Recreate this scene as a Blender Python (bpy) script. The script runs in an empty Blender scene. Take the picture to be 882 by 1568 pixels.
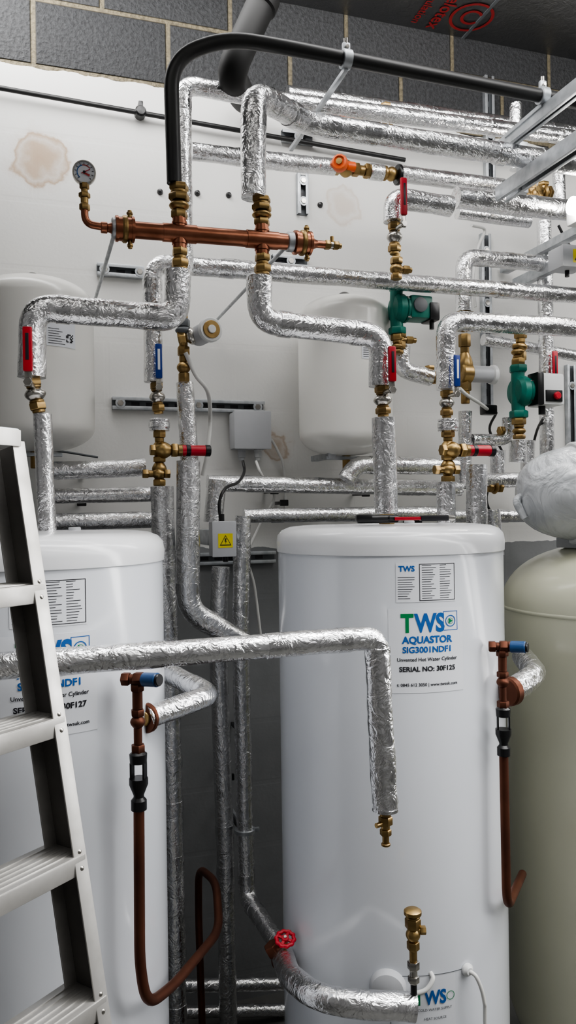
import bpy, bmesh, math, random
from mathutils import Vector, Matrix, noise
random.seed(3)
V=Vector
# ---------------------------------------------------------------- camera / survey
F=1207.0
YAW=math.radians(18); ROLL=math.radians(0.8)
C=V((0,-2.75,1.75))
fw=V((math.sin(YAW),math.cos(YAW),0)); r0=V((math.cos(YAW),-math.sin(YAW),0)); Z=V((0,0,1))
rt=r0*math.cos(ROLL)-Z*math.sin(ROLL); up=Z*math.cos(ROLL)+r0*math.sin(ROLL)
def ray(px,py): return fw+rt*((px-441)/F)-up*((py-784)/F)
def W(px,py,q):
    d=ray(px,py); return C+d*((-q-C.y)/d.y)
def WD(px,py,dep): return C+ray(px,py)*dep
def WZ(px,py,z):
    d=ray(px,py); return C+d*((z-C.z)/d.z)
cam=bpy.data.cameras.new("camera"); co=bpy.data.objects.new("camera",cam)
bpy.context.scene.collection.objects.link(co)
m=Matrix.Identity(4)
for i in range(3):
    m[i][0]=rt[i]; m[i][1]=up[i]; m[i][2]=-fw[i]; m[i][3]=C[i]
co.matrix_world=m
cam.sensor_fit='VERTICAL'; cam.sensor_height=24; cam.lens=24*F/1568; cam.clip_start=.02
bpy.context.scene.camera=co
bpy.context.scene.view_settings.view_transform='AgX'
try: bpy.context.scene.view_settings.look='AgX - Medium High Contrast'
except Exception: pass
bpy.context.scene.view_settings.exposure=0.62

# ---------------------------------------------------------------- materials
def mk(name,c1,c2=None,scale=6,rough=.5,metal=0,bs=None,bstr=.3,bdist=.002,distort=0,r2=None,coat=0,emit=0,trans=0):
    mt=bpy.data.materials.new(name); mt.use_nodes=True
    nt=mt.node_tree; N=nt.nodes; L=nt.links; b=N["Principled BSDF"]
    tc=N.new("ShaderNodeTexCoord")
    nz=N.new("ShaderNodeTexNoise"); nz.inputs["Scale"].default_value=scale; nz.inputs["Detail"].default_value=5
    nz.inputs["Distortion"].default_value=distort
    L.new(tc.outputs["Object"],nz.inputs["Vector"])
    cr=N.new("ShaderNodeValToRGB"); cr.color_ramp.elements[0].position=.32; cr.color_ramp.elements[1].position=.68
    if c2 is None: c2=tuple(x*.88 for x in c1)
    cr.color_ramp.elements[0].color=(*c1,1); cr.color_ramp.elements[1].color=(*c2,1)
    L.new(nz.outputs["Fac"],cr.inputs["Fac"]); L.new(cr.outputs["Color"],b.inputs["Base Color"])
    b.inputs["Metallic"].default_value=metal; b.inputs["Roughness"].default_value=rough
    if r2 is not None:
        mr=N.new("ShaderNodeMapRange"); mr.inputs["To Min"].default_value=rough; mr.inputs["To Max"].default_value=r2
        L.new(nz.outputs["Fac"],mr.inputs["Value"]); L.new(mr.outputs["Result"],b.inputs["Roughness"])
    if bs:
        n2=N.new("ShaderNodeTexNoise"); n2.inputs["Scale"].default_value=bs; n2.inputs["Detail"].default_value=4
        n2.inputs["Distortion"].default_value=distort
        L.new(tc.outputs["Object"],n2.inputs["Vector"])
        bp=N.new("ShaderNodeBump"); bp.inputs["Strength"].default_value=bstr; bp.inputs["Distance"].default_value=bdist
        L.new(n2.outputs["Fac"],bp.inputs["Height"]); L.new(bp.outputs["Normal"],b.inputs["Normal"])
    if coat: b.inputs["Coat Weight"].default_value=coat; b.inputs["Coat Roughness"].default_value=.1
    if emit:
        b.inputs["Emission Color"].default_value=(*c1,1); b.inputs["Emission Strength"].default_value=emit
    return mt
def foil_mat(name,base=.86,ra=.13,rb=.36,k=.72):
    mt=bpy.data.materials.new(name); mt.use_nodes=True
    nt=mt.node_tree; N=nt.nodes; L=nt.links; b=N["Principled BSDF"]
    tc=N.new("ShaderNodeTexCoord")
    b.inputs["Metallic"].default_value=1
    n1=N.new("ShaderNodeTexNoise"); n1.inputs["Scale"].default_value=24; n1.inputs["Detail"].default_value=3; n1.inputs["Distortion"].default_value=1.0
    n2=N.new("ShaderNodeTexVoronoi"); n2.feature='DISTANCE_TO_EDGE'; n2.inputs["Scale"].default_value=42
    n3=N.new("ShaderNodeTexNoise"); n3.inputs["Scale"].default_value=140; n3.inputs["Detail"].default_value=4
    wp=N.new("ShaderNodeVectorMath"); wp.operation='MULTIPLY_ADD'
    wp.inputs[1].default_value=(.09,.09,.09)
    L.new(tc.outputs["Object"],n1.inputs["Vector"]); L.new(tc.outputs["Object"],n3.inputs["Vector"])
    L.new(n1.outputs["Color"],wp.inputs[0]); L.new(tc.outputs["Object"],wp.inputs[2]); L.new(wp.outputs[0],n2.inputs["Vector"])
    b1=N.new("ShaderNodeBump"); b1.inputs["Strength"].default_value=.75*k; b1.inputs["Distance"].default_value=.008
    b2=N.new("ShaderNodeBump"); b2.inputs["Strength"].default_value=.75*k; b2.inputs["Distance"].default_value=.004
    b3=N.new("ShaderNodeBump"); b3.inputs["Strength"].default_value=.35*k; b3.inputs["Distance"].default_value=.002
    L.new(n1.outputs["Fac"],b1.inputs["Height"]); L.new(n2.outputs["Distance"],b2.inputs["Height"]); L.new(n3.outputs["Fac"],b3.inputs["Height"])
    L.new(b1.outputs["Normal"],b2.inputs["Normal"]); L.new(b2.outputs["Normal"],b3.inputs["Normal"]); L.new(b3.outputs["Normal"],b.inputs["Normal"])
    cr=N.new("ShaderNodeValToRGB"); cr.color_ramp.elements[0].color=(base*.82,base*.82,base*.84,1); cr.color_ramp.elements[1].color=(base,base,base,1)
    L.new(n3.outputs["Fac"],cr.inputs["Fac"]); L.new(cr.outputs["Color"],b.inputs["Base Color"])
    mr=N.new("ShaderNodeMapRange"); mr.inputs["To Min"].default_value=ra; mr.inputs["To Max"].default_value=rb
    L.new(n1.outputs["Fac"],mr.inputs["Value"]); L.new(mr.outputs["Result"],b.inputs["Roughness"])
    return mt
FOIL=foil_mat("foil_insulation",.90)
FOILD=foil_mat("foil_tape",.80,.12,.28,.5)
BRASS=mk("brass",(.46,.32,.14),(.27,.18,.08),scale=25,rough=.30,metal=1,r2=.48)
COPPER=mk("copper",(.48,.21,.13),(.24,.09,.05),scale=11,rough=.24,metal=1,r2=.42,distort=1)
COPPERD=mk("copper_tarnished",(.19,.075,.045),(.11,.045,.03),scale=9,rough=.42,metal=.85,r2=.6)
BLACK=mk("black_rubber",(.012,.012,.013),(.02,.02,.02),rough=.42)
BLACKM=mk("black_upvc_matt",(.008,.008,.008),(.012,.012,.012),rough=.65)
BLACKG=mk("black_plastic",(.01,.01,.011),rough=.3)
CHROME=mk("nickel_plate",(.6,.58,.54),(.45,.43,.4),scale=30,rough=.25,metal=1)
GALV=mk("galvanised_steel",(.58,.60,.62),(.40,.42,.44),scale=30,rough=.40,metal=.85,r2=.55)
ALU=mk("ladder_aluminium",(.58,.57,.55),(.40,.39,.37),scale=14,rough=.34,metal=.75,r2=.6,bs=60,bstr=.1)
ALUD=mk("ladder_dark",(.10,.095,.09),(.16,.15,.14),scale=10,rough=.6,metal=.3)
WHITE=mk("tank_enamel",(.73,.755,.80),(.70,.725,.77),scale=3,rough=.22,coat=.5)
LIDW=mk("tank_lid_white",(.80,.81,.83),(.76,.77,.79),scale=3,rough=.25,coat=.4)
VESS=mk("vessel_white",(.84,.83,.79),(.80,.79,.75),scale=4,rough=.3,coat=.3)
CREAM=mk("cream_enamel",(.58,.58,.45),(.53,.53,.41),scale=3,rough=.3,coat=.3)
WRAP=mk("plastic_wrap",(.62,.64,.66),(.50,.52,.55),scale=7,rough=.22,bs=9,bstr=.9,bdist=.03,distort=1.2,coat=.6)
RED=mk("red_plastic",(.50,.012,.03),rough=.35)
BLUE=mk("blue_plastic",(.010,.04,.25),rough=.35)
BLUEC=mk("blue_cap",(.02,.08,.22),rough=.35)
GREEN=mk("pump_green",(.0,.17,.125),(.0,.12,.09),scale=30,rough=.4,bs=80,bstr=.2)
ORANGE=mk("orange_plastic",(.80,.13,.02),rough=.4)
GREYP=mk("grey_plastic",(.50,.51,.53),rough=.45)
DGREY=mk("dark_grey_plastic",(.14,.15,.16),rough=.5)
WPLAS=mk("white_plastic",(.75,.76,.76),rough=.4)
YEL=mk("yellow_sticker",(.80,.68,.03),rough=.4)
PAPER=mk("label_paper",(.76,.78,.82),(.74,.76,.80),rough=.35)
INKB=mk("ink_blue",(.01,.11,.38),rough=.4)
INKG=mk("ink_green",(.0,.22,.07),rough=.4)
INKK=mk("ink_black",(.02,.02,.025),rough=.4)
INKR=mk("ink_red",(.42,.03,.03),rough=.5)
CBLW=mk("white_cable",(.7,.7,.68),rough=.4)
CONC=mk("floor_concrete",(.12,.12,.115),(.08,.08,.075),scale=5,rough=.8,bs=40)
CEIL=foil_mat("ceiling_foil_board",.32,.28,.5,.4)
PLAST=mk("grey_blockwork_side",(.20,.20,.20),(.15,.15,.15),scale=2,rough=.8,bs=60,bstr=.1)

# ---------------------------------------------------------------- builder
class B:
    def __init__(s,name): s.name=name; s.v=[]; s.f=[]; s.m=[]; s.mats=[]
    def mi(s,mt):
        if mt not in s.mats: s.mats.append(mt)
        return s.mats.index(mt)
    def add(s,vs,fs,mt):
        o=len(s.v); k=s.mi(mt); s.v+= [V(x) for x in vs]
        for f in fs: s.f.append([i+o for i in f]); s.m.append(k)
    def tube(s,pts,r,mt,bend=.05,seg=16,lump=0,cap=True,step=None):
        pts=[V(p) for p in pts]; path=[pts[0]]
        for i in range(1,len(pts)-1):
            a,b,c=pts[i-1],pts[i],pts[i+1]
            la=(a-b).length; lc=(c-b).length
            t=min(bend,la*.49,lc*.49)
            if t<1e-5: continue
            p0=b+(a-b)*(t/la); p1=b+(c-b)*(t/lc)
            n=7
            for j in range(n+1):
                u=j/n; path.append(p0*(1-u)**2+b*2*u*(1-u)+p1*u*u)
        path.append(pts[-1])
        if lump and not step: step=.014
        if step:
            o=[path[0]]
            for i in range(1,len(path)):
                d=(path[i]-path[i-1]).length; n=max(1,int(d/step))
                for j in range(1,n+1): o.append(path[i-1].lerp(path[i],j/n))
            path=o
        n=len(path); tang=[]
        for i in range(n):
            t=(path[min(i+1,n-1)]-path[max(i-1,0)]); tang.append(t.normalized() if t.length>1e-9 else V((0,0,1)))
        t=tang[0]; a=t.orthogonal().normalized(); rings=[]
        off=random.random()*50
        for i in range(n):
            a=(a-tang[i]*a.dot(tang[i])).normalized(); b=tang[i].cross(a)
            ring=[]
            for j in range(seg):
                th=2*math.pi*j/seg; d=a*math.cos(th)+b*math.sin(th)
                rr=r
                if lump:
                    p=path[i]+d*r
                    rid=abs(noise.noise(p*26+V((off,off,0))))
                    rr=r*(1+lump*noise.noise(p*14+V((off,0,0)))+lump*.7*(.25-rid)+lump*.3*noise.noise(p*60+V((0,off,0)))+lump*.8*noise.noise(path[i]*5+V((0,0,off))))
                ring.append(path[i]+d*rr)
            rings.append(ring)
        vs=[p for rg in rings for p in rg]; fs=[]
        for i in range(n-1):
            for j in range(seg):
                k=(j+1)%seg; fs.append((i*seg+j,i*seg+k,(i+1)*seg+k,(i+1)*seg+j))
        if cap: fs.append(tuple(range(seg))[::-1]); fs.append(tuple((n-1)*seg+j for j in range(seg)))
        s.add(vs,fs,mt)
    def lathe(s,p,axis,prof,mt,seg=32,rot=0):
        p=V(p); ax=V(axis).normalized(); a=ax.orthogonal().normalized(); b=ax.cross(a)
        vs=[];fs=[]
        for (r,h) in prof:
            r=max(r,1e-5)
            for j in range(seg):
                th=2*math.pi*j/seg+rot
                vs.append(p+ax*h+(a*math.cos(th)+b*math.sin(th))*r)
        for i in range(len(prof)-1):
            for j in range(seg):
                k=(j+1)%seg; fs.append((i*seg+j,i*seg+k,(i+1)*seg+k,(i+1)*seg+j))
        fs.append(tuple(range(seg))[::-1]); fs.append(tuple((len(prof)-1)*seg+j for j in range(seg)))
        s.add(vs,fs,mt)
    def cyl(s,p0,p1,r,mt,seg=20,ch=.12):
        p0=V(p0);p1=V(p1);L=(p1-p0).length;c=min(r*ch,L*.2)
        s.lathe(p0,p1-p0,[(r-c,0),(r,c),(r,L-c),(r-c,L)],mt,seg)
    def hexn(s,p0,p1,r,mt):
        p0=V(p0);p1=V(p1);L=(p1-p0).length;c=min(r*.12,L*.2)
        s.lathe(p0,p1-p0,[(r*.9,0),(r,c),(r,L-c),(r*.9,L)],mt,6,rot=.3)
    def ball(s,p,r,mt,axis=(0,0,1),st=1.0,seg=20):
        s.lathe(p,axis,[(r*math.sin(math.pi*i/10),-r*st*math.cos(math.pi*i/10)) for i in range(11)],mt,seg)
    def box(s,c,size,mt,ax=None,bev=.003):
        bm=bmesh.new(); bmesh.ops.create_cube(bm,size=1)
        for v in bm.verts: v.co=V((v.co.x*size[0],v.co.y*size[1],v.co.z*size[2]))
        if bev: bmesh.ops.bevel(bm,geom=list(bm.edges),offset=min(bev,min(size)*.4),segments=2,affect='EDGES',profile=.6)
        if ax is None: ax=(V((1,0,0)),V((0,1,0)),V((0,0,1)))
        bm.verts.index_update()
        vs=[V(c)+ax[0]*v.co.x+ax[1]*v.co.y+ax[2]*v.co.z for v in bm.verts]
        fs=[[v.index for v in f.verts] for f in bm.faces]; bm.free(); s.add(vs,fs,mt)
    def beam(s,p0,p1,w,h,mt,upv=Z,bev=.002):
        p0=V(p0);p1=V(p1);x=(p1-p0);L=x.length;x=x/L; y=upv.cross(x).normalized(); z=x.cross(y)
        s.box((p0+p1)/2,(L,w,h),mt,(x,y,z),bev)
    def text(s,body,size,fn,mt,bold=0,align='LEFT'):
        cu=bpy.data.curves.new("t",'FONT'); cu.body=body; cu.size=size; cu.align_x=align; cu.offset=bold; cu.resolution_u=3
        ob=bpy.data.objects.new("t",cu); bpy.context.scene.collection.objects.link(ob)
        dg=bpy.context.evaluated_depsgraph_get(); me=ob.evaluated_get(dg).to_mesh()
        vs=[fn(v.co.x,v.co.y) for v in me.vertices]; fs=[list(p.vertices) for p in me.polygons]
        ob.evaluated_get(dg).to_mesh_clear()
        bpy.data.objects.remove(ob); bpy.data.curves.remove(cu)
        s.add(vs,fs,mt)
    def fitting(s,p0,p1,r,seq,mt=None):
        p0=V(p0);p1=V(p1);tot=sum(x[1] for x in seq);d=(p1-p0)/tot;t=0
        for e in seq:
            a=p0+d*t;b=p0+d*(t+e[1]);t+=e[1];mm=e[3] if len(e)>3 else (mt or BRASS)
            if e[0]=='h': s.hexn(a,b,r*e[2],mm)
            elif e[0]=='c': s.cyl(a,b,r*e[2],mm)
            else:
                L=(b-a).length; s.lathe(a,b-a,[(r*e[2]*(.55+.45*math.sin(math.pi*i/8)),L*i/8) for i in range(9)],mm,20)
    def lever(s,p,side,ld,L,mt,w=.020,off=.035):
        side=V(side).normalized(); ld=V(ld).normalized(); p=V(p)
        s.cyl(p,p+side*off,.007,CHROME); s.hexn(p+side*off,p+side*(off+.008),.010,CHROME)
        q=p+side*off
        wv=side.cross(ld).normalized()
        s.box(q+ld*(L*.12),(L*.4,w*.8,.003),CHROME,(ld,wv,side),.001)
        s.box(q+ld*(L*.62)+side*.003,(L*.84,w,.011),mt,(ld,wv,side),.004)
        s.box(q+ld*(L*.66)+side*.0088,(L*.5,w*.35,.0012),INKK if mt!=BLUE else PAPER,(ld,wv,side),.0003)
    def done(s,origin=None,lift=False):
        me=bpy.data.meshes.new(s.name)
        if origin is None:
            mn=[min(v[i] for v in s.v) for i in range(3)]; mx=[max(v[i] for v in s.v) for i in range(3)]
            origin=V([(mn[i]+mx[i])/2 for i in range(3)])
        me.from_pydata([v-origin for v in s.v],[],s.f)
        for mt in s.mats: me.materials.append(mt)
        me.polygons.foreach_set("material_index",s.m); me.polygons.foreach_set("use_smooth",[True]*len(s.f))
        me.update()
        bm=bmesh.new(); bm.from_mesh(me); bmesh.ops.recalc_face_normals(bm,faces=bm.faces); bm.to_mesh(me); bm.free()
        me.set_sharp_from_angle(angle=math.radians(38))
        ob=bpy.data.objects.new(s.name,me); ob.location=origin
        bpy.context.scene.collection.objects.link(ob); return ob
def spl(pts,n=8):
    pts=[V(p) for p in pts]; P=[pts[0]*2-pts[1]]+pts+[pts[-1]*2-pts[-2]]; o=[]
    for i in range(1,len(P)-2):
        a,b,c,d=P[i-1:i+3]
        for j in range(n):
            t=j/n; o.append(.5*((2*b)+(c-a)*t+(2*a-5*b+4*c-d)*t*t+(3*b-a-3*c+d)*t**3))
    o.append(pts[-1]); return o
def cable(name,pts,r,mt):
    b=B(name); b.tube(spl(pts),r,mt,bend=0.001,seg=10); return b.done()
def foil(pts,r,bend=.05,name="insulated_pipe",lump=.055,bands=True):
    b=B(name); P=[W(*p) for p in pts]
    b.tube(P,r,FOIL,bend=bend,seg=24,lump=lump)
    if bands:
        for i in range(len(P)-1):
            L=(P[i+1]-P[i]).length; d=(P[i+1]-P[i])/L
            if L>.35:
                t=.12+random.random()*.1
                while t<L-.1:
                    b.tube([P[i]+d*t,P[i]+d*(t+.045)],r*1.035,FOILD,seg=22,lump=.04); t+=.38+random.random()*.25
            for e,sg in ((P[i],1),(P[i+1],-1)):
                if L>.2 and not((i==0 and sg==1) or (i==len(P)-2 and sg==-1)):
                    a=e+d*sg*bend*1.0; b.tube([a,a+d*sg*.03],r*1.05,FOILD,seg=22,lump=.05)
    return b.done()

# ---------------------------------------------------------------- room
def wallmat():
    mt=bpy.data.materials.new("block_wall_part_painted"); mt.use_nodes=True
    N=mt.node_tree.nodes; L=mt.node_tree.links; b=N["Principled BSDF"]
    tc=N.new("ShaderNodeTexCoord"); sp=N.new("ShaderNodeSeparateXYZ"); L.new(tc.outputs["Object"],sp.inputs[0])
    cb=N.new("ShaderNodeCombineXYZ")
    def M(op,a,bv=None,c=None):
        n=N.new("ShaderNodeMath"); n.operation=op
        for i,x in enumerate((a,bv,c)):
            if x is None: continue
            if isinstance(x,(int,float)): n.inputs[i].default_value=x
            else: L.new(x,n.inputs[i])
        return n.outputs[0]
    zz=M('ADD',sp.outputs["Z"],-.097); xx=M('ADD',sp.outputs["X"],.2); L.new(xx,cb.inputs[0]); L.new(zz,cb.inputs[1])
    br=N.new("ShaderNodeTexBrick"); L.new(cb.outputs[0],br.inputs["Vector"])
    br.inputs["Scale"].default_value=1; br.inputs["Brick Width"].default_value=.45; br.inputs["Row Height"].default_value=.225
    br.inputs["Mortar Size"].default_value=.011; br.inputs["Mortar Smooth"].default_value=.5
    br.inputs["Color1"].default_value=(.050,.051,.053,1); br.inputs["Color2"].default_value=(.030,.031,.033,1); br.inputs["Mortar"].default_value=(.17,.145,.095,1)
    nz=N.new("ShaderNodeTexNoise"); nz.inputs["Scale"].default_value=80; nz.inputs["Detail"].default_value=6; L.new(tc.outputs["Object"],nz.inputs["Vector"])
    mx=N.new("ShaderNodeMixRGB"); mx.blend_type='OVERLAY'; mx.inputs[0].default_value=.9; L.new(br.outputs["Color"],mx.inputs[1]); L.new(nz.outputs["Fac"],mx.inputs[2])
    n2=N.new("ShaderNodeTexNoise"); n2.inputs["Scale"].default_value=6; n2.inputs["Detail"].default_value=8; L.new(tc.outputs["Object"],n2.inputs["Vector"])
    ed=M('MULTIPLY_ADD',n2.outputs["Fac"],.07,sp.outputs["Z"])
    fac=M('GREATER_THAN',ed,3.275)
    n3=N.new("ShaderNodeTexNoise"); n3.inputs["Scale"].default_value=1.5; L.new(tc.outputs["Object"],n3.inputs["Vector"])
    pc=N.new("ShaderNodeValToRGB"); pc.color_ramp.elements[0].color=(.76,.755,.735,1); pc.color_ramp.elements[1].color=(.68,.675,.655,1); L.new(n3.outputs["Fac"],pc.inputs[0])
    col=pc.outputs[0]
    n4=N.new("ShaderNodeTexNoise"); n4.inputs["Scale"].default_value=13; n4.inputs["Detail"].default_value=5; L.new(tc.outputs["Object"],n4.inputs["Vector"])
    for (px,py,rad,st,cc_) in ((60,242,.085,1.0,(.40,.26,.15,1)),(525,312,.07,.45,(.46,.32,.20,1)),(425,680,.045,.85,(.42,.29,.18,1))):
        p=W(px,py,0)
        dx=M('SUBTRACT',sp.outputs["X"],p.x); dz=M('SUBTRACT',sp.outputs["Z"],p.z)
        d=M('SQRT',M('ADD',M('MULTIPLY',dx,dx),M('MULTIPLY',dz,dz)))
        d=M('MULTIPLY_ADD',n4.outputs["Fac"],.13,d)
        rr=N.new("ShaderNodeValToRGB"); e=rr.color_ramp.elements
        e[0].position=0; e[0].color=(.95,.95,.95,1); e[1].position=1; e[1].color=(0,0,0,1)
        x=e.new(.55); x.color=(.75,.75,.75,1); x=e.new(.70); x.color=(.35,.35,.35,1); x=e.new(.80); x.color=(.8,.8,.8,1); x=e.new(.86); x.color=(.12,.12,.12,1)
        L.new(M('DIVIDE',d,(rad+.065)*1.25),rr.inputs[0])
        mm=N.new("ShaderNodeMixRGB"); L.new(M('MULTIPLY',rr.outputs[0],st),mm.inputs[0]); L.new(col,mm.inputs[1]); mm.inputs[2].default_value=cc_; col=mm.outputs[0]
    low_shade=M('LESS_THAN',ed,1.655)  # lower wall colour darkened to stand in for shade behind the cylinders
    shade_ramp=N.new("ShaderNodeValToRGB"); shade_ramp.color_ramp.elements[0].color=(.27,.275,.28,1); shade_ramp.color_ramp.elements[1].color=(.16,.165,.17,1); L.new(n2.outputs["Fac"],shade_ramp.inputs[0])
    ml=N.new("ShaderNodeMixRGB"); L.new(low_shade,ml.inputs[0]); L.new(col,ml.inputs[1]); L.new(shade_ramp.outputs[0],ml.inputs[2]); col=ml.outputs[0]
    mf=N.new("ShaderNodeMixRGB"); L.new(fac,mf.inputs[0]); L.new(col,mf.inputs[1]); L.new(mx.outputs[0],mf.inputs[2])
    L.new(mf.outputs[0],b.inputs["Base Color"]); b.inputs["Roughness"].default_value=.75
    bp=N.new("ShaderNodeBump"); bp.inputs["Distance"].default_value=.010
    L.new(M('MULTIPLY_ADD',fac,.9,.06),bp.inputs["Strength"])
    hh=M('SUBTRACT',nz.outputs["Fac"],br.outputs["Fac"]); L.new(hh,bp.inputs["Height"]); L.new(bp.outputs["Normal"],b.inputs["Normal"])
    return mt
X0,X1,Y1,H=-1.6,4.6,-4.6,3.62
O=V((0,0,0))
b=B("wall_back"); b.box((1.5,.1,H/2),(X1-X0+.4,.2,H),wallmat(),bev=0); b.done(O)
b=B("wall_left"); b.box((X0-.1,Y1/2,H/2),(.2,-Y1,H),PLAST,bev=0); b.done(O)
b=B("wall_right"); b.box((X1+.1,Y1/2,H/2),(.2,-Y1,H),PLAST,bev=0); b.done(O)
b=B("wall_front"); b.box((1.5,Y1-.1,H/2),(X1-X0+.4,.2,H),PLAST,bev=0); b.done(O)
b=B("floor"); b.box((1.5,Y1/2,-.1),(X1-X0+.4,-Y1+.4,.2),CONC,bev=0); b.done(O)
b=B("ceiling"); b.box((1.5,Y1/2,H+.1),(X1-X0+.4,-Y1+.4,.2),CEIL,bev=0)
for (px,py) in ((722,26),(850,-30)):
    p=WZ(px,py,H); rr=.085
    for ra,rb in ((rr,rr*.86),(rr*.5,rr*.36)):
        vs=[];fs=[];n=32
        a0,a1=(0,2*math.pi) if ra==rr else (.6,5.7)
        for i in range(n+1):
            t=a0+(a1-a0)*i/n; vs+= [V((p.x+ra*math.cos(t),p.y+ra*math.sin(t),H-.003)),V((p.x+rb*math.cos(t),p.y+rb*math.sin(t),H-.003))]
        for i in range(n): fs.append((2*i,2*i+1,2*i+3,2*i+2))
        b.add(vs,fs,INKR)
    b.text("celotex",.075,lambda u,v,p=p:V((p.x-.14+v,p.y-.12+u,H-.003)),INKR,bold=.001)
    b.text("insulation",.05,lambda u,v,p=p:V((p.x-.21+v,p.y-.10+u,H-.003)),INKR,bold=.0005)
for xx in (0.45,1.65,2.85): b.box((xx,Y1/2,H-.001),(.012,-Y1,.006),DGREY,bev=0)
b.done(O)

# ---------------------------------------------------------------- tanks
def tank(T,name,phi0,seed):
    b=B(name); R=.285
    b.lathe(T,Z,[(.0,.0),(.27,.0),(.275,.03),(R,.035),(R,1.63),(R-.001,1.648)],WHITE,96)
    b.lathe(T,Z,[(R-.004,1.646),(R+.003,1.650),(R+.004,1.672),(R+.001,1.69),(R-.010,1.703),(R-.03,1.711),(R-.06,1.714),(0,1.716)],LIDW,96)
    d=(C-T); d.z=0; d.normalize(); s=V((-d.y,d.x,0))
    if s.dot(r0)<0: s=-s
    def on(u,v,e=.0006,ph=None):
        a=(phi0 if ph is None else ph)+u/R
        return V((T.x,T.y,v))+(d*math.cos(a)+s*math.sin(a))*(R+e)
    def patch(u0,u1,v0,v1,mt,e=.0008):
        n=10;vs=[]
        for i in range(n+1):
            u=u0+(u1-u0)*i/n; vs+=[on(u,v0,e),on(u,v1,e)]
        b.add(vs,[(2*i,2*i+2,2*i+3,2*i+1) for i in range(n)],mt)
    def tx(t,size,u,v,mt,bold=0,al='CENTER',sx=1):
        b.text(t,size,lambda x,y:on(u+x*sx,v+y,.0016),mt,bold,al)
    patch(-.088,.088,1.345,1.532,PAPER)
    tx("T",.056,-.060,1.481,INKG,.0020,'LEFT',.8); tx("WS",.056,-.029,1.481,INKB,.0020,'LEFT',.82)
    def ring(cu,cv,ra,rb,mt):
        vs=[];n=24
        for i in range(n+1):
            t=2*math.pi*i/n; vs+=[on(cu+ra*math.cos(t),cv+ra*math.sin(t),.0016),on(cu+rb*math.cos(t),cv+rb*math.sin(t),.0016)]
        b.add(vs,[(2*i,2*i+1,2*i+3,2*i+2) for i in range(n)],mt)
    ring(.055,1.502,.013,.011,INKB); ring(.055,1.502,.007,.006,INKG)
    for (a,c,e,f2) in ((.037,.0385,1.481,1.524),(.072,.0735,1.481,1.524),(.037,.073,1.481,1.4825),(.037,.073,1.5225,1.524)): patch(a,c,e,f2,INKB,.0012)
    b.add([on(.051,1.508,.0016),on(.051,1.496,.0016),on(.061,1.502,.0016)],[(0,1,2)],INKG)
    tx("AQUASTOR",.0215,0,1.4555,INKB,.0008,sx=1.0); tx("SIG3001NDF1",.0185,0,1.4345,INKB,.0006,sx=1.05)
    tx("Unvented Hot Water Cylinder",.0112,0,1.4155,INKK,.0002)
    tx("SERIAL NO: 30F12"+seed,.0150,0,1.393,INKK,.0005,sx=1.05)
    tx("t: 0845 612 3050 | www.twsuk.com",.0098,0,1.360,INKK,.0002)
    patch(-.070,.070,1.546,1.634,PAPER)
    for (a,c,e,f2) in ((-.018,-.0165,1.549,1.631),(.066,.0675,1.549,1.631),(-.018,.067,1.549,1.5505),(-.018,.067,1.6295,1.631)): patch(a,c,e,f2,INKK,.0012)
    tx("TWS",.017,-.046,1.615,INKB,.0006)
    for i in range(15):
        v=1.554+i*.0052
        patch(-.012,-.012+.02+random.random()*.015,v,v+.0012,INKK,.0012); patch(.03,.03+.012+random.random()*.018,v,v+.0012,INKK,.0012)
        if i<10: patch(-.066,-.066+.02+random.random()*.02,v,v+.0011,INKK,.0012)
    patch(-.045,.055,.55,.72,PAPER,.0004); tx("T",.042,-.042,.655,INKG,.0014,'LEFT',.8); tx("WS",.042,-.019,.655,INKB,.0014,'LEFT',.8); ring(.042,.668,.010,.0085,INKG)
    tx("COLD WATER SUPPLY",.008,.005,.64,INKK); tx("HEAT SOURCE",.008,.005,.62,INKK)
    for (a,c,e,f2) in ((-.095,.075,.718,.7195),(-.095,-.0935,.5,.7195)): patch(a,c,e,f2,DGREY,.0012)
    for (dx,dy) in ((0,0),(.1,.08)):
        b.cyl(V((T.x+dx,T.y+dy,1.71)),V((T.x+dx,T.y+dy,1.722)),.014,GREYP)
    b.done(V(T)); return on,d,s
TC=C+fw*2.03+r0*.258; TC.z=0
TL=C+fw*1.70-r0*.560; TL.z=0
onC,dC,sC=tank(TC,"hot_water_cylinder",math.radians(17),"5")
onL,dL,sL=tank(TL,"hot_water_cylinder",math.radians(7),"7")
T2=C+fw*2.34+r0*.975; T2.z=0
b=B("cream_storage_vessel"); R=.335
pr=[(0,.12),(.2,.14),(.3,.2),(R,.3)]
for i in range(15):
    a=math.pi/2*i/14; pr.append((R*math.cos(a)**.8 if i<14 else 0,1.46+.185*math.sin(a)))
b.lathe(T2,Z,pr,CREAM,96)
b.lathe(T2,Z,[(R,1.452),(R+.002,1.455),(R+.002,1.460),(R,1.463)],CREAM,96)
b.lathe(T2,Z,[(.29,0),(.30,.005),(.30,.14),(.27,.22)],CREAM,48)
b.done(V(T2))
p=T2+fw*-.05-r0*.055
b=B("wrapped_expansion_vessel"); prof=[]
for i in range(21):
    a=math.pi*i/20; prof.append((.145*math.sin(a)**.62,-.25*math.cos(a)))
cc=V((p.x,p.y,1.793)); b.lathe(cc,r0,prof,WRAP,40)
b.lathe(cc-r0*.10,r0,[(.144,0),(.149,.004),(.149,.012),(.144,.016)],WPLAS,40)
for s in (-.08,.08): b.box(cc+r0*s-Z*.13,(.03,.16,.06),GREYP,bev=.004)
b.tube(spl([cc+r0*-.22,cc+r0*-.26-Z*.02-fw*.02,cc+r0*-.24-Z*.07-fw*.03]),.012,WRAP,bend=.001)
b.done()

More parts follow.
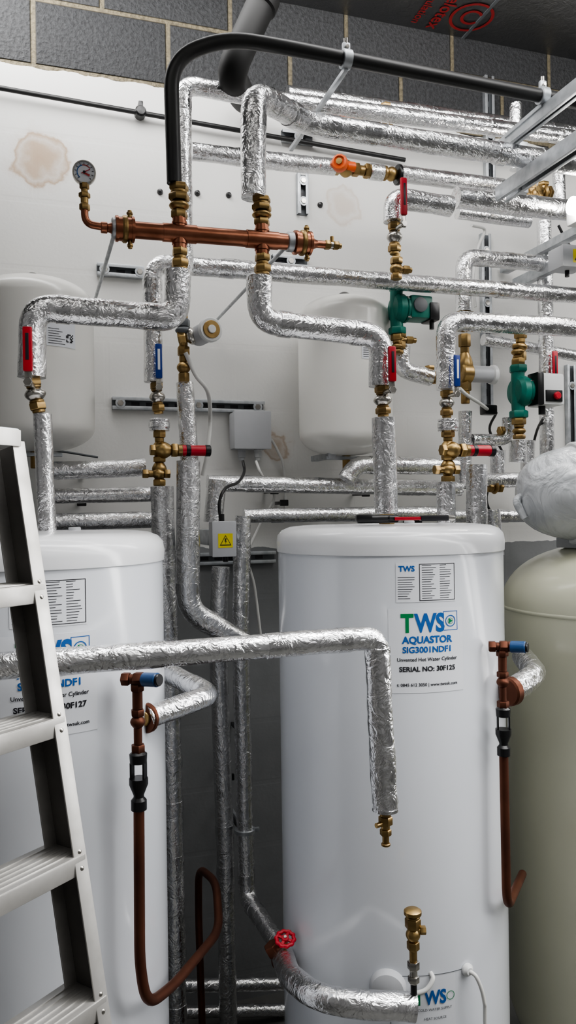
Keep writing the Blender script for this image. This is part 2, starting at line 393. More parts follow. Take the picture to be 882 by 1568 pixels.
# wall mounted expansion vessels
def vessel(px,py0,py1,q,R,lbl):
    t=W(px,py0,q); bt=W(px,py1,q); zt,zb=t.z,bt.z; b=B("expansion_vessel"); base=V((t.x,t.y,0)); pr=[]
    h=.075
    for i in range(10):
        a=math.pi/2*i/9; pr.append((R*math.sin(a)**.85,zb+h*(1-math.cos(a))))
    for i in range(10):
        a=math.pi/2*(1-i/9); pr.append((R*math.sin(a)**.85 if i<9 else 0,zt-h*(1-math.cos(a))))
    b.lathe(base,Z,pr,VESS,64)
    b.lathe(V((base.x,base.y,zt-.006)),Z,[(.024,0),(.026,.004),(.024,.016),(.012,.024),(0,.026)],BLACKG,24)
    b.lathe(V((base.x,base.y,zb-.05)),Z,[(.012,0),(.014,.002),(.014,.05),(.05,.056)],BRASS,20)
    b.box((base.x-.06,base.y/2-.03,zb+.0),(.03,abs(base.y)*.9,.02),GALV); b.box((base.x-.0,base.y,zb-.008),(.16,.03,.012),GALV)
    d=(C-base);d.z=0;d.normalize();s=r0-d*r0.dot(d);s.normalize()
    def on(u,v,e=.001):
        a=lbl+u/R; return V((base.x,base.y,v))+(d*math.cos(a)+s*math.sin(a))*(R+e)
    zz=zt-(zt-zb)*.36
    def patch(u0,u1,v0,v1,mt,e):
        vs=[]
        for i in range(9):
            u=u0+(u1-u0)*i/8; vs+=[on(u,v0,e),on(u,v1,e)]
        b.add(vs,[(2*i,2*i+2,2*i+3,2*i+1) for i in range(8)],mt)
    patch(-.045,.045,zz-.045,zz+.05,PAPER,.001)
    b.text("AQUASYSTEM",.014,lambda x,y:on(x-.042,zz+.03+y,.0018),INKB,.0004)
    for i in range(7): patch(-.04,-.04+.03+random.random()*.02,zz-.038+i*.007,zz-.0365+i*.007,INKK,.0018)
    for i in range(6):
        for j in range(6):
            if random.random()<.55: patch(.013+i*.004,.0169+i*.004,zz-.03+j*.004,zz-.0261+j*.004,INKK,.0019)
    b.done()
vessel(50,428,692,.24,.178,.45); vessel(527,456,698,.20,.163,.62)

# ---------------------------------------------------------------- foil pipes
q9=.9
foil([(272,415,q9),(272,489,q9),(50,470,q9),(49,578,q9)],.031)
foil([(65,634,.9),(72,814,.9)],.020)
foil([(397,425,q9),(397,492,q9),(583,514,q9),(583,592,q9)],.031)
foil([(587,640,q9),(592,786,q9)],.030)
foil([(388,303,q9),(388,140,q9),(470,190,.75),(800,240,.75),(960,262,.75)],.031,bend=.06)
foil([(235,585,.40),(233,403,.40),(900,454,.40)],.028)
foil([(283,418,.5),(279,128,.5),(380,148,.5),(900,214,.5)],.025)
foil([(293,232,.35),(400,245,.35),(512,256,.35)],.027)
foil([(610,266,.35),(770,286,.35)],.027)
foil([(440,142,.2),(600,165,.2),(900,205,.2)],.024)
foil([(603,340,.6),(603,303,.6),(690,316,.6)],.031)
foil([(698,303,.55),(868,322,.55)],.034)
foil([(700,325,.35),(810,340,.35)],.022)
foil([(683,597,.55),(683,491,.55),(900,503,.55)],.031)
foil([(410,405,.3),(410,418,.3)],.02,bands=False)
foil([(340,407,.3),(620,432,.3),(900,452,.3)],.024)
foil([(710,478,.3),(710,393,.3),(842,405,.3)],.029)
foil([(833,340,.25),(836,500,.25),(838,700,.25)],.027)
foil([(790,160,.35),(790,260,.35)],.022)
foil([(855,255,.2),(858,330,.2)],.024)
foil([(740,520,.2),(900,548,.2)],.022)
foil([(905,225,.3),(850,235,.3)],.026)
foil([(283,586,.4),(290,705,.4)],.027)
foil([(248,745,.4),(256,1000,.4),(262,1200,.4),(270,1600,.4)],.034)
foil([(288,706,.5),(288,935,.5),(372,985,.5)],.034)
foil([(332,735,.25),(326,800,.25)],.031)
foil([(338,868,.25),(334,985,.25),(345,1300,.25),(350,1600,.25)],.029)
foil([(372,790,.3),(368,960,.3),(378,1375,.3),(432,1455,.6)],.027)
foil([(318,740,.2),(705,748,.2)],.028)
foil([(690,785,.25),(373,790,.25)],.024)
foil([(530,735,.28),(545,712,.28),(700,714,.28)],.030)
foil([(60,722,.25),(222,716,.25)],.028)
foil([(60,760,.2),(230,757,.2)],.024)
foil([(60,800,.25),(232,796,.25)],.026)
foil([(683,738,.75),(683,806,.75)],.027)
foil([(730,712,.7),(730,808,.7)],.031)
foil([(615,530,.3),(613,566,.3),(660,578,.3)],.030)
foil([(712,630,.3),(712,740,.3)],.024)
foil([(722,674,.3),(778,674,.3),(778,640,.3)],.022)
foil([(762,690,.35),(762,725,.35)],.026)
foil([(700,735,.2),(900,735,.2)],.028)
foil([(793,675,.3),(793,708,.3)],.032)
foil([(808,675,.2),(808,720,.2)],.026)
foil([(690,790,.2),(860,790,.2)],.024)
foil([(755,780,.3),(762,850,.3)],.024)
for (px,py,q) in ((125,770,.12),(130,728,.14),(420,752,.12),(560,756,.12),(435,770,.1),(640,800,.12),(730,745,.12),(377,1130,.2),(352,1190,.15),(378,1285,.2)):
    b=B("pipe_clip"); p=W(px,py,q); b.box(V((p.x,-q/2-.004,p.z)),(.012,q-.004,.012),BLACKG,bev=.002); b.box(V((p.x,-q,p.z)),(.03,.012,.022),BLACKG,bev=.003); b.done()
b=B("pipe_clip"); p=W(375,1270,.3); b.lathe(p-Z*.01,Z,[(.027,0),(.034,.001),(.034,.012),(.027,.013)],GALV,28); b.box(p+r0*.036,(.02,.012,.012),GALV,bev=.002); b.box(V((p.x,-.13,p.z)),(.01,.25,.01),GALV,bev=.001); b.done()
# front run with dropper
b=B("insulated_pipe"); q=1.35
P=[W(-150,1030,q),W(95,1013,q),W(577,976,q),W(590,1236,q)]
b.tube(P[0:2]+[P[2]]+[P[3]],.0235,FOIL,bend=.03,seg=26,lump=.07)
for t0,t1 in ((.25,.3),(.62,.66),(.86,.9)): b.tube([P[1].lerp(P[2],t0),P[1].lerp(P[2],t1)],.0245,FOILD,seg=24,lump=.06)
b.tube([P[2]-Z*.02,P[3]+Z*.01],.0268,FOIL,seg=26,lump=.14)
b.tube([P[3],P[3]-Z*.006],.0262,FOILD,seg=24,lump=.05)
e=P[3]
b.fitting(e-Z*.004,e-Z*.075,.012,[('c',1,.9),('h',1.2,1.15),('c',.6,.7),('h',.9,.95),('c',1.1,.55),('c',.4,.75)])
b.cyl(e-Z*.03,e-Z*.03+r0*-.02-fw*.015,.005,BRASS)
b.done()
def foilw(P,r,bend=.05):
    b=B("insulated_pipe"); b.tube(P,r,FOIL,bend=bend,seg=22,lump=.06); return b
b=foilw([WD(226,1099,1.60),WD(324,1064,1.72),WD(258,1030,1.86)],.024,.035); b.cyl(WD(221,1100,1.60),WD(227,1098,1.61),.031,COPPERD); b.cyl(WD(219,1101,1.595),WD(223,1100,1.602),.015,BRASS); b.done()
b=foilw([WD(783,1058,1.86),WD(822,1033,1.93),WD(800,1005,2.12)],.028); b.cyl(WD(776,1060,1.85),WD(786,1057,1.865),.034,COPPERD); b.done()
b=foilw([WD(430,1455,1.95),WD(445,1500,1.72),WD(500,1535,1.58),WD(630,1542,1.60)],.027,.09)
b.tube([WD(622,1541,1.60),WD(636,1543,1.60)],.028,FOILD,seg=22,lump=.05)
b.done()

# ---------------------------------------------------------------- copper manifold
b=B("copper_manifold"); L0=W(178,350,q9); L1=W(474,373,q9); ax=(L1-L0).normalized()
b.tube([L0,L1],.0195,COPPER,seg=28)
def atpx(px):
    t=(px-178)/(474-178); return L0.lerp(L1,t)
for px in (190,462):
    p=atpx(px); b.tube([p-ax*.022,p+ax*.022],.027,COPPER,seg=28); 
    for s in (-.018,.018): b.tube([p+ax*(s-.003),p+ax*(s+.003)],.0295,COPPER,seg=28)
    for s in (-1,1):
        b.cyl(p+ax*.012+Z*.025*s,p+ax*.012+Z*.044*s,.005,BRASS); b.hexn(p+ax*.012+Z*.034*s,p+ax*.012+Z*.040*s,.0075,BRASS)
    b.lathe(p,ax,[(.0285,-.006),(.031,-.003),(.031,.003),(.0285,.006)],BRASS,28)
for px in (270,397):
    p=atpx(px)
    for s in (-1,1): b.tube([p,p+Z*.042*s],.0165,COPPER,seg=24); b.tube([p+Z*.02*s,p+Z*.026*s],.0185,COPPER,seg=24)
    b.tube([p-ax*.04,p+ax*.04],.0215,COPPER,seg=28)
    b.fitting(p-Z*.035,p-Z*.085,.019,[('h',1,1.0),('c',.5,.8),('h',1.1,1.12),('c',.3,.9)])
    top=W(px,302 if px>300 else 282,q9)
    b.fitting(p+Z*.035,V((p.x,p.y,top.z)),.021,[('h',1,.95),('s',1.2,1.15),('h',.9,1.2),('c',.4,.95),('h',.8,1.1)])
p=atpx(474); b.tube([p,p+ax*.045],.0095,COPPER,seg=16); b.lathe(p,ax,[(.027,-.006),(.02,.004),(.012,.012),(.0095,.02)],COPPER,24)
b.fitting(p+ax*.04,p+ax*.085,.011,[('h',1,1.1),('c',.6,.8,CHROME),('h',1,1),('c',.5,.6)])
b.cyl(p+ax*.06-Z*.002,p+ax*.06+Z*.022,.005,BRASS)
p=atpx(178); b.lathe(p,-ax,[(.027,-.006),(.02,.004),(.012,.012),(.0095,.02)],COPPER,24)
g=W(128,262,q9); el=V((W(130,346,q9).x,p.y,p.z+.003))
b.tube([p,el,V((el.x-.0,el.y,W(128,312,q9).z))],.0085,COPPER,bend=.025,seg=16)
b.fitting(p-ax*.02,p-ax*.035,.010,[('c',1,1.3)],COPPER)
zt=W(128,281,q9).z
b.fitting(V((el.x,el.y,W(128,322,q9).z)),V((el.x,el.y,zt)),.011,[('h',.8,1.1),('c',.8,.8),('h',.6,1.2),('c',.5,.7),('h',.7,1)])
gd=(C-g); gd.z*=.3; gd.normalize(); gc=V((el.x,el.y,zt+.024))
b.lathe(gc-gd*.012,gd,[(.024,0),(.0265,.003),(.0265,.02),(.0255,.023),(.023,.023),(.023,.018),(0,.018)],CHROME,36)
b.lathe(gc-gd*.012,gd,[(.0228,.0),(.0228,.0192),(0,.0193)],PAPER,36)
gx=Z.cross(gd).normalized(); gy=gd.cross(gx)
for i in range(11):
    a=math.radians(225-27*i); dr=gx*math.cos(a)+gy*math.sin(a)
    b.beam(gc+gd*.0078+dr*.017,gc+gd*.0078+dr*.021,.0012,.0006,INKK,upv=gd,bev=0)
for i in range(14):
    a=math.radians(225-14*i); dr=gx*math.cos(a)+gy*math.sin(a); b.beam(gc+gd*.0077+dr*.0145,gc+gd*.0077+dr*.0165,.0035,.0005,INKR if i>8 else INKB,upv=gd,bev=0)
b.beam(gc+gd*.009-gx*.006-gy*.003,gc+gd*.009+gx*.013+gy*.007,.0016,.0008,RED,upv=gd,bev=0)
b.beam(gc+gd*.009-gx*.002-gy*.001,gc+gd*.009+gx*.012-gy*.007,.004,.0008,INKR,upv=gd,bev=0)
b.cyl(gc+gd*.007,gc+gd*.011,.003,BLACKG)
for px in (190,455):
    p=atpx(px); b.lathe(p-ax*.03,ax,[(.021,0),(.024,.002),(.024,.016),(.021,.018)],GALV,28) 
    b.cyl(p-ax*.02-V((0,-.022,0)),V((p.x-ax.x*.02,-.02,p.z)),.005,GALV)
b.done()

# black pipe
b=B("black_feed_pipe")
b.tube([W(267,281,q9),W(261,90,q9),W(345,58,q9),W(430,71,q9),W(560,96,q9),W(835,148,q9),W(1100,195,q9)],.0178,BLACK,bend=.11,seg=24,step=.03)
for px,py in ((530,91),(831,147)):
    p=W(px,py,q9); b.lathe(p-V((.012,0,0)),(1,0,0),[(.018,0),(.0235,.001),(.0235,.023),(.018,.024)],GALV,28)
    b.box(p+Z*.030,(.02,.012,.022),GALV); b.cyl(p+Z*.028-V((0,.012,0)),p+Z*.028+V((0,.014,0)),.005,CHROME)
    b.cyl(p+Z*.033,p+Z*.053,.006,CHROME)
    b.beam(p-Z*.024,V((p.x,-.72 if px>600 else -.45,p.z-.03)),.012,.012,GALV)
b.done()
b=B("black_soil_pipe")
b.tube([W(460,-130,.6),W(405,-5,.6),W(352,112,.6),W(372,150,.35),W(385,160,.08)],.042,BLACKM,bend=.07,seg=28,step=.04)
b.lathe(W(405,-5,.6),(W(352,112,.6)-W(405,-5,.6)),[(.042,0),(.048,.003),(.048,.035),(.042,.04)],BLACKM,28)
b.done()
b=B("black_wall_conduit"); b.tube([W(-60,124,.03),W(255,180,.03),W(620,245,.03)],.0085,BLACK,seg=12)
for px,py in ((215,172),):
    p=W(px,py,.03); b.lathe(p-Z*.0,(0,-1,0),[(.019,-.02),(.019,.012),(.014,.018),(0,.02)],BLACKG,20); b.box(p+Z*.018,(.016,.03,.03),BLACKG)
b.done()
for i,(px,py) in enumerate(((245,294),(302,296),(350,299),(490,314))):
    b=B("wall_fixing"); p=W(px,py,0); b.lathe(p+V((0,.002,0)),(0,-1,0),[(.010,0),(.011,.004),(.008,.012),(0,.014)],BLACKG,14); b.done()

# ---------------------------------------------------------------- struts
def rail(px0,py0,px1,py1,slots,q=.0,w=.042,dark=False):
    a=W(px0,py0,q); c=W(px1,py1,q); b=B("strut_channel_rail")
    vert=abs(c.z-a.z)>abs(c.x-a.x)
    if vert: c.x=a.x
    else: c.z=a.z
    a.y=c.y=0; d=(c-a).normalized(); n=V((0,-1,0)); s=d.cross(n); L=(c-a).length; M_=(a+c)/2
    b.box(M_+n*.002,(L,w,.003),DGREY,(d,s,n),.0008)
    for k in (-1,1):
        b.box(M_+n*.012+s*k*(w/2-.001),(L,.0025,.022),GALV,(d,s,n),.0008); b.box(M_+n*.022+s*k*(w/2-.006),(L,.011,.0025),GALV,(d,s,n),.0008)
    t=.03
    while t<L-.02:
        b.box(a+d*t+n*.0042,(.028,.012,.001),INKK,(d,s,n),0); t+=.05
    for t in slots:
        b.hexn(a+d*L*t+n*.003,a+d*L*t+n*.028,.011,CHROME); b.lathe(a+d*L*t+n*.022,n,[(.017,0),(.017,.003)],GALV,18)
    b.done()
rail(148,414,220,421,(.15,.9)); rail(171,618,403,626,(.05,.55,.95))
rail(461,268,461,330,(.2,.7)); rail(740,360,746,625,(.1,.4,.8)); rail(870,560,874,720,(.2,)); rail(415,400,470,404,(.5,))
rail(300,856,420,860,(.5,)); rail(430,210,478,216,(.5,)); rail(745,120,748,300,(.5,))
b=B("pipe_support_frame")
def yb(px,py,q,qa,qb,w=.034):
    p=W(px,py,q); a=V((p.x,-qa,p.z)); c=V((p.x,-qb,p.z))
    b.box((a+c)/2,(w,(a-c).length,.003),GALV,bev=.001)
    for k in (-1,1): b.box((a+c)/2+V((k*(w/2-.0015),0,-w/2)),(.003,(a-c).length,w),GALV,bev=.001)
    for k in (-1,1): b.box((a+c)/2+V((k*(w/2-.006),0,-w)),(.012,(a-c).length,.003),GALV,bev=.001)
    return p
p1=yb(838,162,.9,1.9,.66,.032); p2=yb(805,262,.75,1.7,.62,.042)
for p,qq in ((p1,1.85),(p2,1.65)):
    b.cyl(V((p.x,-qq,p.z-.02)),V((p.x,-qq,H)),.005,GALV,10)
b.box(V((p2.x+.03,-.69,(p1.z+p2.z)/2-.02)),(.028,.022,p1.z-p2.z+.04),GALV,bev=.002)
b.done()

# ---------------------------------------------------------------- valves & fittings
S=(C-W(441,600,.8)); S.z=0; S.normalize(); Xv=V((1,0,0))
def bv(px,y0,y1,q,col,r=.019,L=.10,lev=(0,0,1),side=None,px1=None,sd=.03):
    p0=W(px,y0,q); p1=W(px1 or px,y1,q); b=B("ball_valve")
    b.fitting(p0,p1,r,[('h',.9,1.05),('c',.3,.85),('s',1.6,1.25,CHROME),('c',.3,.85),('h',.9,1.05),('c',.4,.75)])
    pm=p0.lerp(p1,.22)
    b.lever(pm,side or S,lev,L,col,off=sd); b.done()
bv(49,580,632,.9,RED,px1=60,sd=.056,L=.115,side=S+r0*.12); bv(585,592,638,.9,RED,px1=587,sd=.054,side=S+r0*.35,L=.105); bv(239,586,634,.4,BLUE,px1=243,sd=.052,side=S+r0*.3,L=.12)
bv(684,598,640,.55,BLUE,sd=.055,side=S+r0*.4,L=.115)
bv(604,341,390,.6,RED,sd=.05,side=S+r0*.45,L=.13); bv(840,590,640,.25,RED,sd=.045,L=.14,side=S+r0*.2)
b=B("brass_pipe_fitting"); a=W(592,787,.9); b.fitting(a,V((a.x,a.y,1.716)),.019,[('h',1,1),('c',.3,.8),('h',.8,1.1)]); b.done()
b=B("brass_pipe_fitting"); a=W(607,388,.6); c=W(607,428,.6); b.fitting(a,c,.017,[('c',.5,.7),('h',.8,1.1),('s',1.2,1.2),('h',.7,1)]); m_=a.lerp(c,.6); b.fitting(m_,m_+Xv*.05,.012,[('c',1,.8),('h',1,1.1),('c',.4,.7)]); b.done()
def mixset(px,y0,y1,q,hx,hy,side=1):
    b=B("pressure_reducing_valve_set"); a=W(px,y0,q); c=W(px,y1,q)
    L=(a-c).length; h=(c-a)/L
    b.fitting(a,a+h*.035,.024,[('c',.3,1.25,FOIL),('c',1,1.3,FOIL),('c',.3,1.25,FOIL)])
    b.fitting(a+h*.035,a+h*L,.018,[('h',.7,1.1),('c',.5,.75),('s',1.6,1.25),('h',.6,1.1),('s',1.5,1.2),('c',.4,.8),('h',.7,1.1)])
    m1=W(hx,hy,q); m1=V((m1.x,m1.y-.01,m1.z)); 
    b.fitting(V((a.x-.03,a.y-.01,m1.z)),m1+Xv*.02,.022,[('h',.5,.8),('s',1.6,1.15),('h',.6,1.0),('c',.5,.8)])
    b.cyl(m1+Xv*.01,m1+Xv*.10,.016,RED); b.cyl(m1+Xv*.088,m1+Xv*.105,.0175,BLACKG); b.cyl(m1+Xv*.03,m1+Xv*.045,.0172,BLACKG)
    z2=c.z+.035
    b.fitting(V((c.x-.05,c.y-.01,z2)),V((c.x+.03,c.y-.01,z2)),.013,[('h',.5,1.1),('c',.4,.8),('s',1,1.3),('h',.5,1.1)])
    b.done()
mixset(244,642,744,.42,268,690); mixset(686,642,738,.7,706,690)
def head(px,py,q,dx):
    b=B("motorised_zone_valve"); p=W(px,py,q); d=(S+r0*.55).normalized()
    b.cyl(p-d*.03,p+d*.06,.030,GREYP,28); b.cyl(p+d*.055,p+d*.072,.036,WPLAS,28); b.cyl(p+d*.07,p+d*.076,.026,BRASS,24); b.cyl(p+d*.074,p+d*.08,.012,WPLAS,24)
    b.fitting(p-r0*.07-Z*.01,p+r0*.0-Z*.0,.02,[('h',1,1.1),('s',1.4,1.3,CHROME),('h',.6,1)])
    b.fitting(p-r0*.055-Z*.02,p-r0*.055-Z*.14,.016,[('c',.5,.8),('h',.8,1.2),('c',.6,.8),('s',1,1.3),('h',.8,1.1)])
    b.fitting(p-r0*.055+Z*.0,p-r0*.055+Z*.06,.016,[('s',.8,1.5,DGREY),('h',.8,1.3,DGREY),('c',.5,.9)])
    b.done()
head(309,512,.45,1); 
b=B("motorised_zone_valve"); p=W(712,572,.45); b.cyl(p,p+Xv*.10,.028,GREYP,28); b.cyl(p+Xv*.095,p+Xv*.115,.032,WPLAS,28); b.fitting(p+Z*.13,p-Z*.10,.018,[('h',1,1.1),('c',.5,.8),('s',2,1.5),('h',1,1.1),('c',1,.8)]); b.cyl(p-Xv*.02,p+Xv*.02,.034,BRASS); b.done()
b=B("orange_safety_valve"); a=W(510,256,.35); c=W(612,268,.35); d=(c-a).normalized()
b.fitting(a,c,.020,[('h',.6,1.2),('s',1.2,1.4),('h',.6,1.1),('c',.5,.8),('h',.5,1.2),('c',1.3,1.35,FOIL),('c',.3,1.2),('s',1,1.2),('c',.3,1.7,BLACKG)])
p=a.lerp(c,.12); n=(S-r0*.2).normalized(); b.lathe(p+n*.015,n,[(.016,0),(.024,.006),(.027,.012),(.027,.03),(.024,.038),(.018,.04),(.018,.034),(0,.033)],ORANGE,12)
b.lathe(p+n*.052,n,[(.010,-.004),(.010,.004),(0,.005)],BRASS,16); b.cyl(p+d*.02+n*.02,p+d*.05+n*.02,.016,ORANGE); b.done()
for (px,py,q,r) in ((591,178,.42,.022),(832,296,.25,.026),(658,578,.3,.022),(815,300,.5,.018),(757,745,.2,.022),(775,660,.3,.016),(712,485,.3,.02)):
    b=B("brass_pipe_fitting"); p=W(px,py,q); 
    b.fitting(p-Xv*.03,p+Xv*.03,r,[('h',1,1.1),('c',.4,.85),('s',1.2,1.3),('c',.4,.85),('h',1,1.1)]); b.fitting(p,p+Z*.04,r*.7,[('c',1,1),('h',.6,1.2)]); b.done()
def pump(px,py,q,sc,kind):
    b=B("circulation_pump"); p=W(px,py,q)
    b.lathe(p+V((-.055*sc,0,0)),Xv,[(.02*sc,0),(.05*sc,.006*sc),(.062*sc,.02*sc),(.062*sc,.045*sc),(.052*sc,.052*sc),(.055*sc,.055*sc),(.055*sc,.064*sc),(.045*sc,.068*sc)],GREEN,32)
    for i in range(4):
        a=math.pi/4+i*math.pi/2; b.cyl(p+V((.0,math.cos(a)*.05*sc,math.sin(a)*.05*sc)),p+V((.018*sc,math.cos(a)*.05*sc,math.sin(a)*.05*sc)),.006*sc,CHROME,10)
    b.tube([p+V((-.03*sc,0,-.10*sc)),p+V((-.035*sc,0,0)),p+V((-.03*sc,0,.10*sc))],.026*sc,GREEN,bend=.03,seg=20)
    for s in (-1,1):
        t=p+V((-.03*sc,0,s*.075*sc)); b.hexn(t,t+Z*s*.028*sc,.036*sc,GREEN); b.fitting(t+Z*s*.026*sc,t+Z*s*.11*sc,.022*sc,[('h',1,1.25),('c',.4,.9),('s',1,1.2),('h',.6,1.1)])
    if kind==1:
        b.box(p+V((.06*sc,0,.005*sc)),(.10*sc,.10*sc,.095*sc),GREEN,bev=.014*sc); b.box(p+V((.115*sc,-.01,-.012*sc)),(.045*sc,.09*sc,.075*sc),BLACKG,bev=.008)
        b.lathe(p+V((.05*sc,-.05*sc,.01*sc)),(0,-1,0),[(.03*sc,0),(.03*sc,.006),(.02*sc,.009)],DGREY,20)
        b.tube([p+V((.115*sc,-.02,-.04*sc)),p+V((.115*sc,-.02,-.08*sc))],.008,BLACKG)
    else:
        b.cyl(p+V((.005*sc,0,0)),p+V((.03*sc,0,0)),.047*sc,DGREY,28)
        b.box(p+V((.085*sc,-.01,.005*sc)),(.105*sc,.105*sc,.125*sc),WPLAS,bev=.014*sc); b.box(p+V((.085*sc,-.0655*sc,-.022*sc)),(.075*sc,.006,.045*sc),BLACKG,bev=.002)
        b.box(p+V((.025*sc,-.03,.005*sc)),(.03*sc,.07*sc,.127*sc),BLACKG,bev=.006)
        b.lathe(p+V((.095*sc,-.068*sc,-.022*sc)),(0,-1,0),[(.015*sc,0),(.015*sc,.008),(.011*sc,.012)],RED,20)
        b.tube([p+V((.06*sc,-.02,-.05*sc)),p+V((.06*sc,-.02,-.09*sc))],.012,BLACKG)
    b.done()
pump(618,474,.35,.82,1); pump(804,600,.42,.88,2)
b=B("brass_pipe_fitting"); a=W(797,505,.42);c=W(797,552,.42); b.fitting(a,c,.018,[('h',1,1.2),('c',.5,.9),('s',1,1.3),('h',1,1.1)]); b.done()
b=B("brass_pipe_fitting"); a=W(612,505,.35);c=W(612,535,.35); b.fitting(a,c,.018,[('h',1,1.2),('c',.5,.9),('h',1,1.1)]); m_=a.lerp(c,.5); b.fitting(m_,m_+Xv*.06,.011,[('c',1,.9),('h',1,1.2),('c',.5,.8)]); b.done()

# ---------------------------------------------------------------- electrical boxes
def sticker(b,c,w,n=V((0,-1,0))):
    x=V((1,0,0)); 
    def pt(u,v,e): return c+x*u+Z*v+n*e
    def tri(k,e): return [pt(-w/2*k,-w*.4*k,e),pt(w/2*k,-w*.4*k,e),pt(0,w*.47*k,e)]
    b.add([pt(-w*.62,-w*.58,.0006),pt(w*.62,-w*.58,.0006),pt(w*.62,w*.6,.0006),pt(-w*.62,w*.6,.0006)],[(0,1,2,3)],YEL)
    b.add(tri(1,.0010),[(0,1,2)],INKK); b.add(tri(.78,.0014),[(0,1,2)],YEL)
    b.add([pt(-.05*w,.2*w,.0018),pt(.1*w,.2*w,.0018),pt(.02*w,.0,.0018),pt(.1*w,0,.0018),pt(-.03*w,-.3*w,.0018),pt(.0,-.08*w,.0018),pt(-.09*w,-.08*w,.0018)],[(0,6,5,2,1),(2,5,4,3)],INKK)
b=B("junction_box"); p=W(382,660,.05); b.box(p,(.13,.08,.13),GREYP,bev=.008); b.box(p+V((0,-.042,0)),(.135,.012,.135),GREYP,bev=.005)
for dx in (-.03,.03): b.fitting(p+V((dx,0,-.065)),p+V((dx,0,-.105)),.013,[('c',.4,1.1),('h',1,1.1),('c',.5,.7)],WPLAS if dx>0 else GREYP)
b.done()
b=B("isolator_box"); p=W(340,825,.42); b.box(p,(.072,.05,.105),GREYP,bev=.006); b.box(p+V((0,-.028,.0)),(.074,.008,.107),GREYP,bev=.003)
sticker(b,p+V((.003,-.0322,-.005)),.036); b.cyl(p+Z*.05,p+Z*.075,.008,BLACKG); b.cyl(p-Z*.05+V((.01,0,0)),p-Z*.07+V((.01,0,0)),.008,BLACKG); b.box(p+V((0,.14,0)),(.03,.25,.05),GALV); b.done()
b=B("isolator_box"); p=W(868,398,.42); b.box(p,(.10,.08,.075),GREYP,bev=.006); b.box(p+V((0,-.042,0)),(.102,.008,.077),GREYP,bev=.003)
sticker(b,p+V((.015,-.0462,.0)),.04); b.cyl(p-Z*.03,p-Z*.06,.008,BLACKG); b.box(p+V((0,.16,0)),(.03,.30,.04),GALV); b.done()
b=B("junction_box"); p=W(748,628,.3); b.box(p,(.05,.04,.035),BLACKG,bev=.006); b.done()
cable("white_cable",[W(284,540,.45),W(300,575,.45),W(318,600,.42),W(322,640,.3),W(318,690,.3),W(310,728,.28)],.0065,CBLW)
cable("black_cable",[W(372,706,.1),W(374,722,.15),W(365,738,.3),W(345,748,.4),W(336,770,.42),W(338,800,.42)],.005,BLACK)
cable("white_cable",[W(392,706,.1),W(400,726,.12),W(420,760,.06),W(400,800,.05),W(380,850,.06),W(390,900,.06),W(400,980,.06)],.005,CBLW)
cable("white_cable",[W(415,672,.03),W(425,690,.03),W(435,720,.03),W(437,800,.03)],.005,CBLW)
cable("white_cable",[W(704,595,.5),W(715,605,.48),W(735,618,.4),W(748,628,.3)],.006,CBLW)
cable("white_cable",[W(722,345,.1),W(742,352,.05),W(732,380,.05),W(724,430,.05),W(728,470,.05)],.006,CBLW)
cable("black_cable",[W(855,345,.3),W(868,370,.3),W(880,385,.35)],.005,BLACK)
cable("black_cable",[W(760,632,.3),W(750,660,.2),W(770,700,.1),W(745,760,.1),W(760,800,.1)],.005,BLACK)
cable("black_cable",[W(832,640,.3),W(822,660,.2),W(812,700,.1)],.005,BLACK)
cable("grey_cable",[W(-40,700,.03),W(70,690,.03),W(150,700,.03)],.004,DGREY)

# ---------------------------------------------------------------- relief valves + tundish + copper discharge
def relief(px,y0,dep,ycap,flip,pts,cappx):
    b=B("relief_valve_and_tundish")
    a=WD(px,y0,dep)
    x=(r0-fw*.15).normalized()
    b.fitting(a-x*.03,a+x*.025,.012,[('h',.7,1.1),('c',.4,.8),('h',.8,1.2),('c',.6,1)],COPPERD)
    e=WD(cappx,y0+1,dep-.02); ex=(e-a).normalized()
    b.cyl(e-ex*.022,e+ex*.012,.0135,BLUEC,20); b.cyl(e+ex*.010,e+ex*.017,.0115,BLACKG,20)
    b.fitting(a,a-Z*.14,.0115,[('c',.6,.9),('h',.8,1.2),('c',2.2,.85),('h',.8,1.15),('s',1.4,1.25),('c',2,.7),('h',1,1.2)],COPPERD)
    t=a-Z*.14
    b.lathe(t-Z*.022,Z,[(.006,0),(.016,.003),(.017,.02),(.010,.026)],BLACKG,20)
    for k in (-1,1): b.box(t-Z*.04+x*k*.0125,(.004,.018,.045),BLACKG,(x,x.cross(Z),Z),.001)
    b.lathe(t-Z*.11,Z,[(.010,0),(.015,.002),(.015,.02),(.010,.026),(.010,.03),(.018,.05),(.018,.062),(.015,.062)],BLACKG,20)
    b.tube([t-Z*.105]+[WD(*q) for q in pts],.0105,COPPERD,bend=.06,seg=16)
    b.done()
relief(210,1040,1.50,1040,1,[(214,1480,1.5),(225,1540,1.52),(265,1510,1.62),(336,1425,1.9),(331,1350,2.1),(304,1328,2.25),(304,1400,2.3),(314,1700,2.35)],234)
relief(769,990,1.80,995,1,[(776,1392,1.80),(800,1338,2.06)],797)

